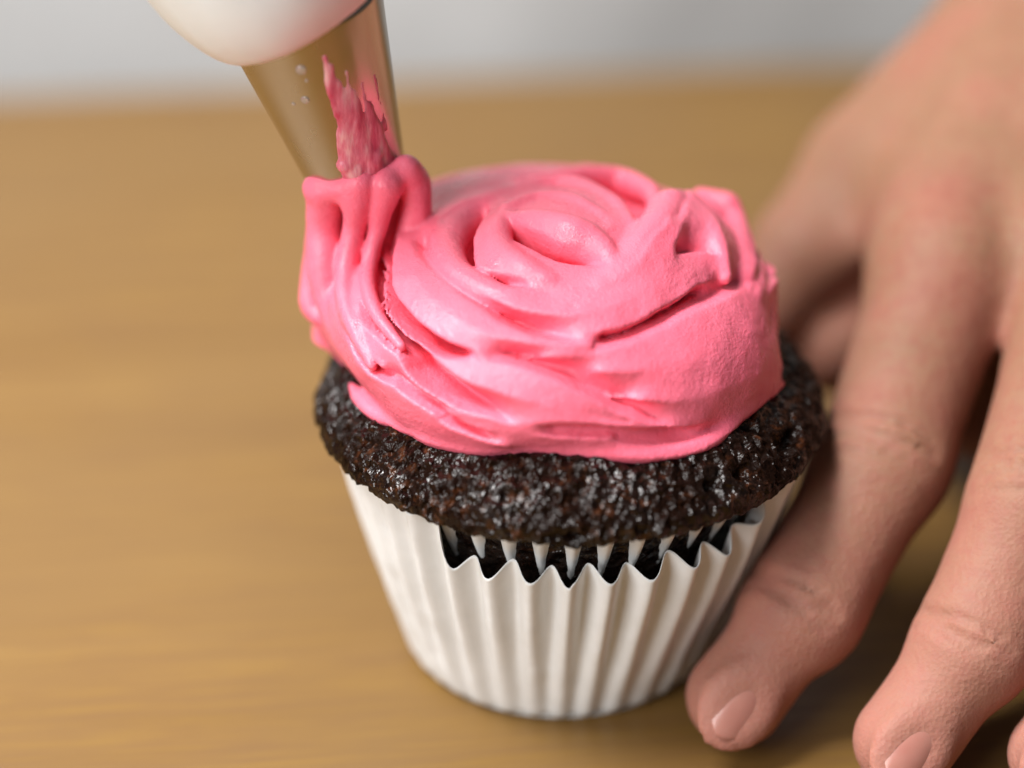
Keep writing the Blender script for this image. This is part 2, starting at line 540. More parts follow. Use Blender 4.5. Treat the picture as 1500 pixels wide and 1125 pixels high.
# ---- frosting: piped rose. A domed core and many swept lobes that lie on it, with creases cut between them
EC = np.array([-.30, .50, 5.35]); EA = np.array([3.9, 3.75, 2.42]); EPZ = 2.5
def env(P, off=0.0):
    q = (np.asarray(P) - EC) / (EA - off)
    r = np.sqrt(q[..., 0] ** 2 + q[..., 1] ** 2)
    return (r ** EPZ + np.abs(q[..., 2]) ** EPZ) ** (1 / EPZ) - 1
def build_frosting():
    LO = 1.06; n = 560; cell = 2 * LO / n; HS = 1.2
    def st_of(P):
        q = (np.asarray(P) - EC) / EA
        q = q / (np.linalg.norm(q, axis=-1, keepdims=True) + 1e-9)
        return q[..., :2] / (1 + np.maximum(q[..., 2:], -.2) + 1e-6)
    def radial(P):
        """distance from the dome, measured along the ray from its centre"""
        v = np.asarray(P) - EC
        r = np.linalg.norm(v, axis=-1); rho = env(P) + 1
        return r - r / (rho + 1e-9)
    tt = np.linspace(31, 49, 1500)
    def on_h(px, py, h):
        P = CAM + tt[:, None] * ray(px, py)
        f = radial(P) - h
        hit = np.where(f < 0)[0]
        if len(hit) and hit[0] > 0:
            i = hit[0]; a = f[i - 1] / (f[i - 1] - f[i]); return P[i - 1] + (P[i] - P[i - 1]) * a
        return P[int(np.argmin(f))]
    acc = np.zeros((n, n)); cnt = np.zeros((n, n))
    def raster(P, h, wgt=1.0):
        s = (st_of(P) + LO) / cell
        i = np.clip(s.astype(int), 0, n - 1)
        np.add.at(acc, (i[:, 0], i[:, 1]), h * wgt); np.add.at(cnt, (i[:, 0], i[:, 1]), wgt)
    def dense(Q):
        m = max(24, int(np.linalg.norm(np.diff(Q[:, :3], axis=0), axis=1).sum() / .010))
        Q = spline(Q, m)
        w_ = max(3, m // (len(Q) and 40))
        return Q
    def line(pts, h=None):
        """pts (x, y, h) or (x, y) with one height: the surface passes through this line"""
        hs = [HS * (p[2] if h is None else h) for p in pts]
        Q = dense(np.array([(*on_h(p[0], p[1], a), a) for p, a in zip(pts, hs)]))
        raster(Q[:, :3], Q[:, 3] + .010 * vnoise(Q[:, :3] * 4))
        return Q
    def rim(pts, h, side, depth, dlt=.09, taper=(.12, .2), wide=0.0):
        """a sharp crest with the surface falling off steeply on one side of it (L or R along the way the points run)"""
        Q = line(pts, h)
        m = len(Q); depth = depth * HS * 1.3
        T = np.gradient(Q[:, :3], axis=0)
        k = np.ones(9) / 9
        for c in range(3): T[4:-4, c] = np.convolve(T[:, c], k, 'valid')
        T /= np.linalg.norm(T, axis=1)[:, None] + 1e-9
        N = Q[:, :3] - EC; N /= np.linalg.norm(N, axis=1)[:, None]
        B = np.cross(N, T); B /= np.linalg.norm(B, axis=1)[:, None]
        if side == 'R': B = -B
        t = np.linspace(0, 1, m)
        f = smooth01(t / taper[0]) * smooth01((1 - t) / taper[1])
        hv = Q[:, 3] - (Q[:, 3] - depth) * f
        wob = 1 + .25 * vnoise(Q[:, :3] * 3.3)
        for o in ([dlt] if not wide else np.linspace(dlt, dlt + wide, 2 + int(wide / .05))):
            V = Q[:, :3] + B * (o * (.45 + .55 * f) * wob)[:, None]
            keep = f > .12
            raster(V[keep], hv[keep])
    # ---- the relief, read off the rose: outer petals stand up round the inner ones
    rim([(603, 350), (612, 372), (636, 398), (687, 440), (760, 484), (820, 500), (868, 506)], .08, 'L', -.26, .09, taper=(.06, .35), wide=.08)
    line([(622, 362, .02), (650, 395, .08), (690, 425, .10), (760, 455, .12), (830, 462, .14), (900, 445, .15), (965, 418, .16), (1015, 400, .16)])
    rim([(875, 490), (920, 478), (967, 455), (1007, 432), (1040, 411)], .08, 'R', -.45, .08)
    rim([(700, 524), (740, 533), (787, 546), (830, 563), (868, 584), (913, 606), (960, 622), (995, 628)], .08, 'L', -.20, .09, taper=(.2, .3), wide=.10)
    rim([(582, 330), (572, 360), (569, 400), (573, 430), (600, 460), (632, 489), (665, 506), (705, 517)], .10, 'R', -.70, .07, wide=.10, taper=(.1, .25))
    line([(605, 400, .13), (650, 450, .14), (700, 484, .15), (750, 500, .12), (800, 508, .08)])
    line([(552, 352, .02), (545, 395, .05), (548, 435, .07), (572, 470, .08), (606, 500, .08), (650, 521, .06), (700, 529, .04)])
    rim([(538, 320), (524, 345), (523, 390), (526, 430), (532, 466), (562, 503), (585, 523), (595, 550), (637, 582), (704, 608), (775, 628)], .07, 'L', -.44, .08, wide=.09)
    line([(632, 522, .10), (665, 550, .12), (710, 570, .13), (780, 590, .12), (850, 604, .08), (920, 617, .04)])
    rim([(775, 622), (820, 621), (860, 622), (920, 625), (965, 627), (1000, 627), (1040, 616)], .10, 'R', -.07, .07, wide=.10, taper=(.15, .2))
    line([(850, 645, .02), (920, 650, .03), (990, 645, .03), (1050, 628, .02)])
    rim([(503, 480), (531, 541), (571, 565), (625, 604), (678, 635), (745, 655)], .03, 'L', -.16, .08, wide=.05)
    line([(720, 522, .04), (790, 526, .02), (850, 522, .02)])
    rim([(862, 519), (927, 502), (967, 483), (1010, 459), (1070, 432), (1132, 405)], .03, 'L', -.10, .10, wide=.06)
    line([(880, 545, .02), (960, 540, .05), (1040, 515, .08), (1110, 480, .08)])
    line([(900, 585, .02), (980, 590, .08), (1060, 572, .12), (1125, 540, .12)])
    # inner ring, its crescent pocket, and the heart of the rose
    rim([(716, 302), (701, 322), (690, 345), (688, 370), (702, 394), (745, 404), (802, 416)], .12, 'R', -.55, .07, wide=.22, taper=(.14, .45))
    line([(765, 276, .16), (710, 286, .17), (662, 308, .17), (632, 345, .14), (640, 382, .12)])
    line([(655, 330, .10), (655, 365, .08), (676, 398, .08), (740, 418, .08), (805, 428, .08)])
    line([(748, 312, .22), (722, 340, .20), (732, 372, .18), (768, 392, .16), (802, 408, .16)])
    rim([(738, 317), (757, 328), (793, 344), (822, 358), (860, 363), (886, 379)], .22, 'R', -.45, .06, wide=.10, taper=(.2, .2))
    line([(742, 335, .12), (767, 355, .12), (800, 371, .11), (833, 383, .10), (884, 388, .10)])
    line([(770, 312, .30), (800, 316, .36), (835, 325, .38), (868, 340, .34), (892, 366, .24)])
    line([(785, 292, .24), (835, 290, .26), (868, 306, .24), (886, 330, .2)])
    line([(852, 270, -.1), (880, 292, -.35), (902, 316, -.5), (915, 342, -.5), (911, 364, -.3)])
    line([(850, 284, .22), (876, 308, .24), (894, 338, .24), (900, 374, .16)])
    line([(862, 262, .14), (900, 285, .18), (924, 312, .20), (932, 345, .16), (924, 374, .12)])
    line([(752, 262, .08), (800, 250, .12), (840, 246, .14)])
    line([(788, 272, .04), (830, 266, .02), (858, 268, -.05)])
    line([(876, 250, .0), (906, 260, -.3), (944, 275, -.35), (958, 288, -.1)])
    line([(850, 236, .12), (880, 231, .15), (920, 236, .15), (962, 262, .12)])
    # the tall fold at the right, the hollow beside it, and the folds behind
    line([(996, 264, .50), (984, 292, .50), (968, 330, .42), (942, 372, .32), (908, 408, .2)])
    line([(978, 270, .36), (964, 306, .34), (945, 345, .26), (918, 382, .18)])
    line([(960, 292, -.10), (950, 325, -.2), (935, 352, -.2), (918, 372, -.1)])
    line([(1012, 276, .44), (1002, 310, .42), (996, 345, .36), (985, 378, .26)])
    line([(1014, 308, -.5), (1022, 328, -.6), (1038, 345, -.5)])
    line([(1020, 318, -.6), (1030, 338, -.6)])
    line([(1010, 268, .42), (1032, 295, .38), (1050, 328, .34), (1064, 368, .24), (1070, 396, .16)])
    rim([(992, 372), (1030, 367), (1060, 378)], .18, 'L', .0, .08)
    line([(1044, 408, -.6), (1050, 402, -.7)])
    line([(1058, 318, .08), (1078, 350, .04), (1086, 390, .02)])
    line([(1040, 270, .22), (1078, 274, .20), (1098, 290, .18), (1103, 330, .16), (1110, 380, .14), (1106, 420, .1)])
    line([(1120, 362, .06), (1140, 395, .16), (1132, 425, .10), (1126, 455, -.04), (1136, 500, .06), (1148, 545, .10)])
    # left side
    line([(503, 318, .0), (507, 335, -.5), (501, 362, -.3)])
    line([(493, 400, .08), (500, 440, .08), (515, 480, .06), (550, 535, .05), (592, 578, .05), (650, 612, .05), (720, 634, .04)])
    line([(470, 330, .05), (474, 400, .06), (484, 450, .05)])
    # the foot follows the cake top
    cr = np.array([0, .8, 1.6, 2.3, 2.9, 3.35, 3.7, 3.95, 4.1]); cz = np.array([5.95, 5.93, 5.85, 5.72, 5.55, 5.36, 5.16, 4.95, 4.76])
    for dy, dh in ((0, .09), (8, -.3), (20, -.6)):
        Q = []
        for px, py in ((484, 522), (505, 556), (530, 588), (562, 613), (605, 632), (640, 646), (700, 658), (770, 655), (830, 661), (900, 667), (955, 668), (1000, 661), (1045, 645), (1090, 606), (1120, 585), (1150, 560)):
            P = CAM + tt[:, None] * ray(px, py + dy)
            r = np.hypot(P[:, 0] - CX * 1.1, P[:, 1])
            hit = np.where(P[:, 2] < np.interp(r, cr, cz, right=4.6))[0]
            c = P[hit[0]]; Q.append((*c, radial(c) + dh))
        if dy == 0: footpts = np.array([q[:3] for q in Q])
        Q = dense(np.array(Q)); raster(Q[:, :3], Q[:, 3])
    line([(640, 600, .03), (700, 620, .04), (800, 640, .05), (900, 640, .04)])
    # two rounds of piping on the far side
    for rr, hh in ((.50, .12), (.62, -.15), (.74, .12), (.85, -.12), (.95, .08)):
        a = np.radians(np.linspace(35, 145, 700))
        i = ((np.stack([rr * np.cos(a), rr * np.sin(a)], 1) + LO) / cell).astype(int)
        np.add.at(acc, (i[:, 0], i[:, 1]), hh); np.add.at(cnt, (i[:, 0], i[:, 1]), 1.0)
    G = np.arange(n) * cell - LO
    RR = np.sqrt(G[:, None] ** 2 + G[None, :] ** 2)
    out = RR > 1.03
    ang = np.arctan2(G[None, :], G[:, None]) + 0 * RR
    acc[out] = (-.8 * smooth01((-np.sin(ang) + .04) / .22))[out]; cnt[out] = 1
    # smooth membrane through all those lines, solved coarse to fine
    H = None
    for step in (16, 8, 4, 2, 1):
        k = n // step
        A = acc[:k * step, :k * step].reshape(k, step, k, step).sum((1, 3)); C_ = cnt[:k * step, :k * step].reshape(k, step, k, step).sum((1, 3))
        fix = C_ > 0; val = np.where(fix, A / np.maximum(C_, 1e-9), 0)
        H = np.zeros((k, k)) if H is None else np.repeat(np.repeat(H, 2, 0), 2, 1)[:k, :k]
        if H.shape != (k, k):
            H2 = np.zeros((k, k)); H2[:H.shape[0], :H.shape[1]] = H; H = H2
        H[fix] = val[fix]
        for _ in range(260 if step > 1 else 160):
            Pd = np.pad(H, 1, mode='edge')
            H = .25 * (Pd[:-2, 1:-1] + Pd[2:, 1:-1] + Pd[1:-1, :-2] + Pd[1:-1, 2:])
            H[fix] = val[fix]
    for _ in range(5):
        Pd = np.pad(H, 1, mode='edge')
        H = .5 * H + .125 * (Pd[:-2, 1:-1] + Pd[2:, 1:-1] + Pd[1:-1, :-2] + Pd[1:-1, 2:])

    F = Field((-5.0, -4.2, 4.3), (4.6, 5.2, 9.1), .036)
    sl = (slice(None),) * 3
    P = F.pts(sl)
    rd = radial(P)
    near = (np.abs(rd) < 1.0) & (P[..., 2] > 4.6)
    Pn = P[near]
    wig = Pn + .020 * np.stack([vnoise(Pn * 2.6), vnoise(Pn * 2.6 + 9), vnoise(Pn * 2.6 + 21)], -1) + .006 * np.stack([vnoise(Pn * 9), vnoise(Pn * 9 + 9), vnoise(Pn * 9 + 21)], -1)
    s = (st_of(wig) + LO) / cell - .5
    s = np.clip(s, 0, n - 1.001); i = s.astype(int); f = s - i; i2 = np.minimum(i + 1, n - 1)
    hh = (H[i[:, 0], i[:, 1]] * (1 - f[:, 0]) * (1 - f[:, 1]) + H[i2[:, 0], i[:, 1]] * f[:, 0] * (1 - f[:, 1])
          + H[i[:, 0], i2[:, 1]] * (1 - f[:, 0]) * f[:, 1] + H[i2[:, 0], i2[:, 1]] * f[:, 0] * f[:, 1])
    rd[near] -= hh
    # ragged foot
    foot = 4.98 + .42 * smooth01((-P[..., 0] - 3.3) / .6) + .10 * vnoise(np.stack([P[..., 0] * 1.3, P[..., 1] * 1.3, P[..., 0] * 0 + 3], -1))
    d = np.maximum(rd * .8, foot - P[..., 2])
    F.union(sl, d.astype(np.float32), 0)
    def strip(pts, thick=.4, tilt=0, lift=0.0, k=.10):
        Q = np.array([(*(aty(p[0], p[1], p[3]) if len(p) > 3 else on_h(p[0], p[1], .0)), p[2]) for p in pts])
        Q[:, 3] *= ((Q[:, :3] - CAM) @ FW) / FPX
        m = 9 * len(pts); Q = spline(Q, m)
        for _ in range(8): Q[1:-1] = .25 * Q[:-2] + .5 * Q[1:-1] + .25 * Q[2:]
        N = np.tile(-FW + np.array([-.2, 0, 0]), (m, 1)); N /= np.linalg.norm(N, axis=1)[:, None]
        wd = np.maximum(Q[:, 3], .05)
        F.chain(Q[:, :3], N, wd, np.minimum(thick, wd * 1.2), np.full(m, tilt), k, False, lift)
    def lobe(pts, thick, tilt=0.0, k=.08):
        Q = np.array([(*on_h(p[0], p[1], p[3]), p[2]) for p in pts])
        Q[:, 3] *= ((Q[:, :3] - CAM) @ FW) / FPX
        m = 10 * len(pts); Q = spline(Q, m)
        for _ in range(8): Q[1:-1] = .25 * Q[:-2] + .5 * Q[1:-1] + .25 * Q[2:]
        N = Q[:, :3] - EC; N /= np.linalg.norm(N, axis=1)[:, None]; N = N - .35 * FW; N /= np.linalg.norm(N, axis=1)[:, None]
        wd = np.maximum(Q[:, 3], .05); th = np.minimum(thick, wd * 1.2)
        F.chain(Q[:, :3], N, wd, th, np.full(m, tilt) * np.clip(wd / .25, .3, 1), k, False, -th[:, None])
    # the folds of the heart and of the right side, round enough to overhang
    lobe([(772, 272, 12, .16), (712, 286, 20, .2), (664, 312, 27, .2), (640, 348, 29, .2), (650, 388, 28, .17), (690, 418, 26, .14), (740, 436, 20, .1)], .3, k=.15)
    lobe([(800, 278, 10, .3), (752, 296, 16, .3), (722, 332, 25, .3), (733, 368, 28, .28), (768, 392, 24, .25), (805, 408, 12, .18)], .34, .1)
    lobe([(745, 312, 11, .3), (785, 314, 21, .42), (832, 328, 32, .5), (870, 346, 29, .42), (896, 374, 19, .3), (902, 402, 10, .2)], .40, .35, .05)
    lobe([(742, 299, 10, .3), (785, 283, 13, .34), (838, 286, 14, .36), (876, 308, 12, .3)], .3, .1)
    lobe([(765, 264, 13, .22), (830, 256, 16, .25), (880, 274, 17, .28), (915, 300, 17, .28), (932, 335, 16, .24), (925, 370, 13, .18)], .35, -.1)
    lobe([(755, 258, 13, .15), (820, 248, 14, .2), (870, 242, 16, .22), (918, 247, 17, .22), (960, 268, 14, .22), (968, 292, 12, .2)], .35)
    lobe([(998, 286, 30, .55), (978, 322, 32, .5), (956, 356, 35, .4), (928, 392, 37, .28), (890, 420, 30, .18)], .6)
    lobe([(1004, 282, 19, .5), (1032, 304, 15, .42), (1052, 340, 14, .36), (1066, 376, 13, .26), (1070, 400, 10, .18)], .4)
    lobe([(1030, 276, 13, .25), (1076, 284, 16, .22), (1092, 314, 18, .2), (1099, 355, 19, .16), (1106, 398, 22, .12)], .4)
    lobe([(1114, 372, 18, .1), (1122, 402, 20, .1), (1116, 430, 18, .08)], .35)
    Q = spline(footpts[1:-1], 130); N = Q - EC; N /= np.linalg.norm(N, axis=1)[:, None]
    tp = smooth01(np.minimum(np.arange(130), 129 - np.arange(130)) / 10) * .8 + .2
    F.chain(Q, N, .12 * tp, (.13 + .03 * vnoise(Q * 2)) * tp, np.zeros(130), .14, False, -.03)
    # strands that still hang from the tip at the left: wide ribs with narrow deep grooves between
    strip([(556, 285, 48, .95), (552, 335, 50, .75), (550, 390, 50, .45)], thick=.35)
    strip([(488, 288, 34, .95), (492, 340, 34, .75), (498, 400, 34, .4)], thick=.35)
    strip([(478, 276, 30, .4), (474, 330, 27, .4), (478, 380, 30, .2), (482, 430, 26, -.05), (493, 476, 16, -.45)], thick=.42, k=.06)
    strip([(528, 272, 26, .15), (524, 300, 22, .1), (519, 335, 18, .1), (508, 390, 19, -.12), (508, 440, 16), (524, 490, 13), (545, 535, 8)], thick=.36, k=.06)
    strip([(566, 272, 24, .15), (560, 300, 19, .1), (553, 335, 14, .05), (540, 388, 13, -.2), (541, 430, 11), (558, 470, 9), (588, 507, 6)], thick=.32, k=.06)
    strip([(600, 256, 22, .5), (610, 296, 22, .5), (603, 338, 24, .45), (594, 372, 18, .2)], thick=.42, k=.05)
    strip([(453, 284, 7, .6), (462, 272, 10, .5), (458, 300, 9, .6), (459, 350, 12, .7), (456, 405, 15, .6), (457, 445, 18, .4), (466, 464, 13, .2)], thick=.3, k=.08)
    for px, py, y, r in ((474, 276, .35, (.30, .26, .16)), (502, 276, .12, (.24, .22, .20)), (594, 248, .35, (.20, .2, .22)), (516, 292, .1, (.16, .2, .14)), (612, 268, .6, (.16, .2, .22))):
        F.ellipsoid(aty(px, py, y), np.eye(3), r, .18)
    F.F += (.02 * fbm(P * .9, 2) + .012 * vnoise(P * 3) + .004 * vnoise(P * 9)).astype(np.float32)
    V, f = F.surface()
    return mesh_obj('frosting', V, f, M['frost'], cup)
frosting = build_frosting()

# ================================================================== PIPING BAG
def frame_of(a, b):
    z = np.array(b, float) - a; L = np.linalg.norm(z); z /= L
    x = np.cross([0, 1, 0], z); x /= np.linalg.norm(x)
    y = np.cross(z, x)
    return x, y, z, L
TIP = aty(522, 250, .9); TOPN = aty(452, 40, .75)
NX, NY, NZ, NL = frame_of(TIP, TOPN)
bagT = thing('piping_bag', 'white piping bag whose pink smeared steel tip touches the left side of the frosting', 'piping bag', TIP)
def lathe(prof, origin, X, Y, Z, nu=96, wob=0.0, closed=False):
    th = np.arange(nu) / nu * 2 * np.pi
    prof = np.array(prof, float)
    TH, R = np.meshgrid(th, prof[:, 0], indexing='ij'); H = np.broadcast_to(prof[:, 1], TH.shape)
    if wob is not None and wob: R = R * (1 + wob * fbm(np.stack([np.cos(TH) * 2, np.sin(TH) * 2, H * .3], -1), 3))
    V = origin + (R * np.cos(TH))[..., None] * X + (R * np.sin(TH))[..., None] * Y + H[..., None] * Z
    return V.reshape(-1, 3), grid_faces(nu, len(prof), wrap_u=True)
R0, R1 = .80, 1.30
prof = [(R0 - .07, .02), (R0 - .02, -.02), (R0, .03)] + [(R0 + (R1 - R0) * t, NL * t * 1.2) for t in np.linspace(.05, 1, 20)] + [(R1 - .08, NL * 1.2 + .02)] + [(R0 - .07 + (R1 - R0) * t, NL * t * 1.2) for t in np.linspace(1, 0.02, 12)]
v, f = lathe(prof, TIP, NX, NY, NZ)
nozzle = mesh_obj('nozzle', v, f, M['metal'], bagT)
bp = spline([(1.22, NL + .26), (1.38, NL + .28), (1.58, NL + .46), (1.84, NL + .86), (2.04, NL + 1.4), (2.25, NL + 2.4), (2.5, NL + 3.8), (2.8, NL + 6), (3.0, NL + 9), (2.4, NL + 12), (1.3, NL + 14), (.6, NL + 15), (.9, NL + 16.5), (.05, NL + 17)], 90)
v, f = lathe(bp, TIP, NX, NY, NZ, wob=.045)
# the bag leans further left than the tip and is cut at a slant round the tip
h = (v - TIP) @ NZ - (NL + .26)
v = v + NX * 0 + np.array([-.30, .0, 0]) * (np.clip(h, 0, None) ** 1.0)[:, None] * .4 
x_ = (v - TIP) @ NX
v = v + NZ * (.24 * x_ * np.exp(-np.clip(h, 0, None) / 1.5))[:, None]
bag = mesh_obj('bag', v, f, M['bag'], bagT)
frost_in = mesh_obj('frosting_fill', *lathe([(0, .12), (R0 * .6, .08), (R0 - .08, 0.0), (R0 - .09, .5), (0, .5)], TIP, NX, NY, NZ, 48), M['frost'], bagT)

def build_smear():
    """streaky frosting left on the camera side of the tip"""
    F = Field(TIP + [-2.2, -2.2, -.6], TIP + [1.9, 1.6, 3.2], .035)
    rs = np.random.RandomState(3)
    def onc(px, py, lift=0.0):
        d = ray(px, py); t = np.linspace(34, 48, 1400); P = CAM + t[:, None] * d
        q = P - TIP; hh = q @ NZ; r = np.linalg.norm(q - hh[:, None] * NZ, axis=1)
        rr = R0 + (R1 - R0) * hh / (NL * 1.2)
        i = np.where(r < rr + lift)[0]; i = i[0] if len(i) else int(np.argmin(r - rr))
        hh = hh[i]; n = q[i] - hh * NZ; n /= np.linalg.norm(n)
        return P[i], n
    def streak(pts, wid, th, lift=-.02):
        Q = []; N = []
        for (x, y) in spline(pts, 14):
            p, n = onc(x, y); Q.append(p); N.append(n)
        m = len(Q); tt = np.sin(np.linspace(.25, 1, m) * np.pi * .72)
        F.chain(Q, N, np.maximum(wid * tt, .04), np.maximum(th * tt, .035), np.zeros(m), .05, False, lift)
    for x0, y0, x1, y1, wd, th in ((484, 96, 520, 286, .10, .06), (496, 118, 530, 286, .12, .09), (507, 104, 540, 288, .10, .07), (517, 132, 550, 284, .13, .10),
                                   (530, 120, 560, 282, .09, .07), (541, 150, 570, 278, .12, .10), (551, 172, 580, 272, .08, .08), (562, 205, 592, 262, .09, .09),
                                   (476, 84, 492, 170, .06, .03), (500, 190, 524, 288, .16, .12), (535, 215, 560, 285, .16, .12), (548, 110, 566, 190, .05, .03)):
        xm, ym = .5 * (x0 + x1) + rs.rand() * 4 - 2, .5 * (y0 + y1)
        streak([(x0, y0), (xm, ym), (x1, y1)], wd, th * .6)
    for k in range(26):
        x = 500 + rs.rand() * 85; y = 225 + rs.rand() * 68; p, n = onc(x, y)
        r = .04 + .07 * rs.rand()
        F.ellipsoid(p, np.eye(3), (r * 1.3, r, r * 1.1), .05)
    P = F.pts((slice(None),) * 3)
    F.F += (.015 * vnoise(P * 5)).astype(np.float32)
    V, f = F.surface()
    return mesh_obj('frosting_smear', V, f, M['smear'], bagT), onc
smear, onc = build_smear()
def blob_mesh(c, n, r, flat=.55):
    n = np.array(n); x = np.cross(n, [0, 0, 1.0]); x /= np.linalg.norm(x); y = np.cross(n, x)
    pr = [(r * math.cos(a), r * flat * math.sin(a)) for a in np.linspace(-.3, math.pi / 2, 9)]
    return lathe(pr, c, x, y, n, 16)
for (px, py, r) in ((441, 102, .085), (447, 146, .07), (430, 152, .035), (449, 118, .03)):
    c, n = onc(px, py)
    mesh_obj('droplet', *blob_mesh(c, n, r), M['drop'], bagT)

# ================================================================== PERSON: hand, forearm, apron
person = thing('person', 'person in a light grey apron behind the table, bare left hand steadying the cupcake', 'person', (8, 30, -88))
def build_hand():
    F = Field((-1.5, -6.6, -.2), (16.2, 17.5, 12.5), .085)
    fing = dict(
        index=dict(j=[atz(1390, 395, 5.6), atz(1290, 685, 3.5), atz(1172, 898, 1.95), atz(1078, 1022, .84)], r=[1.22, 1.12, 1.0, .80]),
        middle=dict(j=[atz(1605, 385, 6.0), atz(1518, 735, 3.75), atz(1425, 948, 2.0), atz(1325, 1085, .84)], r=[1.16, 1.08, .98, .82]),
        ring=dict(j=[atz(1790, 420, 5.9), atz(1730, 790, 3.6), atz(1640, 985, 1.9), atz(1546, 1105, .80)], r=[1.05, .95, .88, .74]),
        little=dict(j=[atz(1960, 480, 5.3), atz(1915, 800, 3.1), atz(1850, 950, 1.7), atz(1780, 1060, .7)], r=[.95, .82, .76, .64]),
    )
    wrist = np.array([11.6, 10.2, 7.6])
    for nme, g in fing.items():
        j, r = g['j'], g['r']
        tmpk = .06
        for a in range(3):
            m = .5 * (j[a] + j[a + 1])
            rm = min(r[a], r[a + 1]) * (.98 if a else .99)
            kk = .45 if a == 0 else .3
            F.cone(j[a], m, r[a], rm, kk if a == 0 else tmpk)
            F.cone(m, j[a + 1], rm, r[a + 1] * (1.0 if a < 2 else 1), tmpk)
        # knuckle swellings, on the back of the joint
        for a, lft in ((1, .10), (2, .05)):
            up = np.array([.1, -.35, .9]); up /= np.linalg.norm(up)
            F.cone(j[a] + up * lft - .25 * (j[a + 1] - j[a]) / 3, j[a] + up * lft + .2 * (j[a + 1] - j[a]) / 3, r[a] * .94, r[a] * .9, .25)
    # knuckles and back of the hand
    J = [fing[k]['j'][0] for k in ('index', 'middle', 'ring', 'little')]
    W = [wrist + np.array([-1.9, .3, -.1]), wrist + [-.6, .1, .35], wrist + [.7, -.1, .25], wrist + [1.9, -.4, -.2]]
    for a, b in zip(J, W):
        F.cone(a, b, 1.18, 1.55, .8)
    for a, b, c, d in zip(J[:-1], J[1:], W[:-1], W[1:]):
        F.cone(.5 * (a + b) + [.25, .5, -.15], .5 * (c + d), 1.12, 1.5, .7)
    for a, b in zip(J, W):
        F.cone(a + np.array([.5, 1.4, -2.2]), b + np.array([0, -.5, -2.2]), 1.3, 1.7, .8)  # lower palm mass, added to block light behind the fingers
    # thumb: metacarpal, two phalanges, behind the cupcake
    t0 = aty(1440, 145, 9.0); t1 = aty(1272, 255, 7.4); t2 = aty(1185, 375, 6.2); t3 = aty(1100, 480, 5.4)
    F.cone(t0, t1, 1.55, 1.22, .9); F.cone(t1, t2, 1.2, 1.08, .35); F.cone(t2, t3, 1.1, .88, .2)
    F.cone(.5 * (t0 + t1), J[0] + [.2, 1.2, -.5], 1.3, 1.25, 1.0)        # web
    F.cone(t0, W[0], 1.6, 1.7, 1.0)
    F.cone(aty(1275, 440, 7.2), aty(1400, 350, 7.5), 1.2, 1.4, .5)
    F.cone(aty(1275, 440, 7.2), t2 + [.8, .8, -1.4], 1.2, .8, .3)
    F.cone(aty(1225, 508, 5.4), aty(1290, 420, 6.6), .9, 1.2, .4)
    F.cone(aty(1446, 600, 3.8), aty(1500, 450, 6.0), .95, 1.3, .3)
    F.cone(aty(1400, 350, 7.5), wrist + [-1, -1, -1], 1.4, 1.5, .6)
    # wrist and the beginning of the forearm
    arm = np.array([12.4, 16.0, 8.6]) - wrist
    arm = np.array([15.6, 17.0, 10.0]) - wrist; arm /= np.linalg.norm(arm)
    for s_ in (-1.15, -.4, .4, 1.15):
        o = np.array([s_, -s_ * .5, 0])
        F.cone(wrist + o, wrist + arm * 9 + o * 1.15, 1.75, 2.2, .8)
    # creases over the joints
    def creases(c, ax_dir, across, r, n, gap, dep):
        for q in range(n):
            cc = c + ax_dir * (q - (n - 1) / 2) * gap
            a = np.linspace(-1.0, 1.0, 9)
            nn = np.cross(ax_dir, across); nn *= np.sign(nn[2] - .5 * nn[1]); nn /= np.linalg.norm(nn)
            Q = np.array([cc + (across * np.sin(x) + nn * np.cos(x)) * r + ax_dir * .05 * np.sin(3 * x + q * 2) for x in a])
            N = np.array([(across * np.sin(x) + nn * np.cos(x)) for x in a])
            wv = .045 * np.cos(a * 1.3) + .012
            F.chain(Q, N, wv, np.full(9, dep) * np.cos(a * 1.2) + .01, np.zeros(9), .10, True, 0)
    nails = []
    for nme, g in fing.items():
        j, r = g['j'], g['r']
        for a, n, gap, dep in ((1, 4, .22, .085), (2, 3, .16, .075)):
            d = j[a + 1] - j[a - 1]; d /= np.linalg.norm(d)
            across = np.cross(d, [0, 0, 1.0]); across /= np.linalg.norm(across)
            creases(j[a], d, across, r[a] + (.06 if a == 1 else .03), n, gap, dep)
        d = j[3] - j[2]; d /= np.linalg.norm(d)
        out = np.array([.30, -.62, .72])
        out = out - d * (out @ d); out /= np.linalg.norm(out)
        across = np.cross(d, out)
        nails.append((j[3], d, out, across, r[3]))
        # nail bed: a shallow bay, with the soft fold round it
        c = j[3] + d * .12 + out * (r[3] + .02)
        R = np.array([across, d, out])
        F.ellipsoid(c - out * .2, R, (.62, .78, .20), .2)
        F.ellipsoid(c + out * .09, R, (.51, .60, .125), .05, cut=True)
    P = F.pts((slice(None),) * 3)
    F.F += (.03 * fbm(P * .8, 2) + .008 * vnoise(P * 3)).astype(np.float32)
    V, f = F.surface()
    V[:, 2] = np.maximum(V[:, 2], .004)
    o = mesh_obj('hand', V, f, M['skin'], person)
    sm = o.modifiers.new('smooth', 'SMOOTH'); sm.factor = .5; sm.iterations = 2
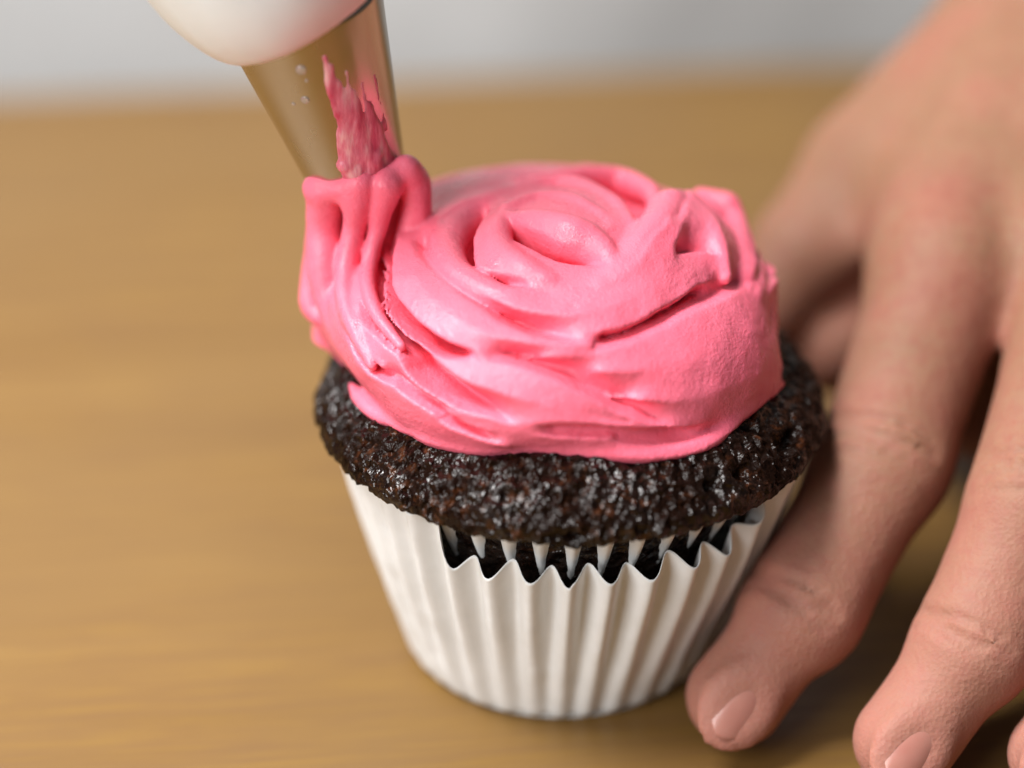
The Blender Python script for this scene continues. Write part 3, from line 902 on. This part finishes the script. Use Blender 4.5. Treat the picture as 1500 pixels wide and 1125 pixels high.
    for k, (c, d, out, ac, r) in enumerate(nails):
        nu, nv = 17, 19; vv = []
        for lay in (0, 1):
            for a in np.linspace(-1, 1, nu):
                for b in np.linspace(-1, 1, nv):
                    wd = .50 * (1 - .04 * b) * (1 - .45 * abs(b) ** 4)
                    ln = .56 * (1 - .30 * a * a)
                    ang = a * wd / .62
                    base = c + d * .12 + out * (r - .62 + .03 - .05 * (b - .2) ** 2)
                    vv.append(base + d * ln * b + ac * math.sin(ang) * .62 + out * (math.cos(ang) * .62 - lay * .05))
        g0 = grid_faces(nu, nv); fs = [tuple(x[::-1]) for x in g0] + [tuple(x + nu * nv) for x in g0]
        edge = [i * nv for i in range(nu)] + [(nu - 1) * nv + j for j in range(1, nv)] + [i * nv + nv - 1 for i in range(nu - 2, -1, -1)] + [j for j in range(nv - 2, 0, -1)]
        for a, b in zip(edge, edge[1:] + edge[:1]): fs.append((a, b, b + nu * nv, a + nu * nv))
        mesh_obj('fingernail', vv, fs, M['nail'], person)
build_hand()

def build_apron():
    nu, nv = 160, 90
    U, Vv = np.meshgrid(np.linspace(-1, 1, nu), np.linspace(0, 1, nv), indexing='ij')
    X = U * 36 - 2; Z = -60 + Vv * 112
    Y = 31 + 4 * U ** 2 - 1.2 * np.exp(-((Z + 2) / 14) ** 2)
    Y += 1.0 * fbm(np.stack([X * .10, Z * .06, X * 0], -1), 3)
    Vt = np.stack([X, Y, Z], -1); Vb = Vt + np.array([0, .25, 0])
    V = np.concatenate([Vt.reshape(-1, 3), Vb.reshape(-1, 3)])
    g = grid_faces(nu, nv); n = nu * nv
    edge = [i * nv for i in range(nu)] + [(nu - 1) * nv + j for j in range(1, nv)] + [i * nv + nv - 1 for i in range(nu - 2, -1, -1)] + [j for j in range(nv - 2, 0, -1)]
    side = np.array([(a, b, b + n, a + n) for a, b in zip(edge, edge[1:] + edge[:1])])
    mesh_obj('apron', V, np.concatenate([g, g[:, ::-1] + n, side]), M['cloth'], person)
    # shirt: torso and the sleeve that covers the elbow
    v, f = lathe(spline([(14, -60), (16, -30), (16.5, 0), (15.5, 15), (17, 35), (14, 50), (6, 57), (4.5, 60), (.1, 60.5)], 60), np.array([-4, 46, 0]), np.array([1.35, 0, 0]), np.array([0, .95, 0]), np.array([0, 0, 1.0]), 96, .03)
    mesh_obj('shirt', v, f, M['cloth'], person)
    A = np.array([16.5, 18.2, 10.4]); B = np.array([30, 34, 19.0]); C_ = np.array([19, 46, 47.0])
    path = spline([A, .5 * (A + B), B, .5 * (B + C_) + [3, 2, 0], C_], 40)
    rr = np.interp(np.linspace(0, 1, 40), [0, .5, 1], [4.2, 5.2, 7.5])
    T = np.gradient(path, axis=0); T /= np.linalg.norm(T, axis=1)[:, None]
    vv = []
    for p, t, r in zip(path, T, rr):
        x = np.cross(t, [.3, 1, 0]); x /= np.linalg.norm(x); y = np.cross(t, x)
        for a in np.arange(40) / 40 * 2 * np.pi:
            k = r * (1 + .05 * math.sin(3 * a + p[0] * .8))
            vv.append(p + x * k * math.cos(a) + y * k * math.sin(a))
    mesh_obj('sleeve', vv, grid_faces(40, 40, wrap_v=True), M['cloth'], person)
build_apron()
bpy.context.view_layer.update()
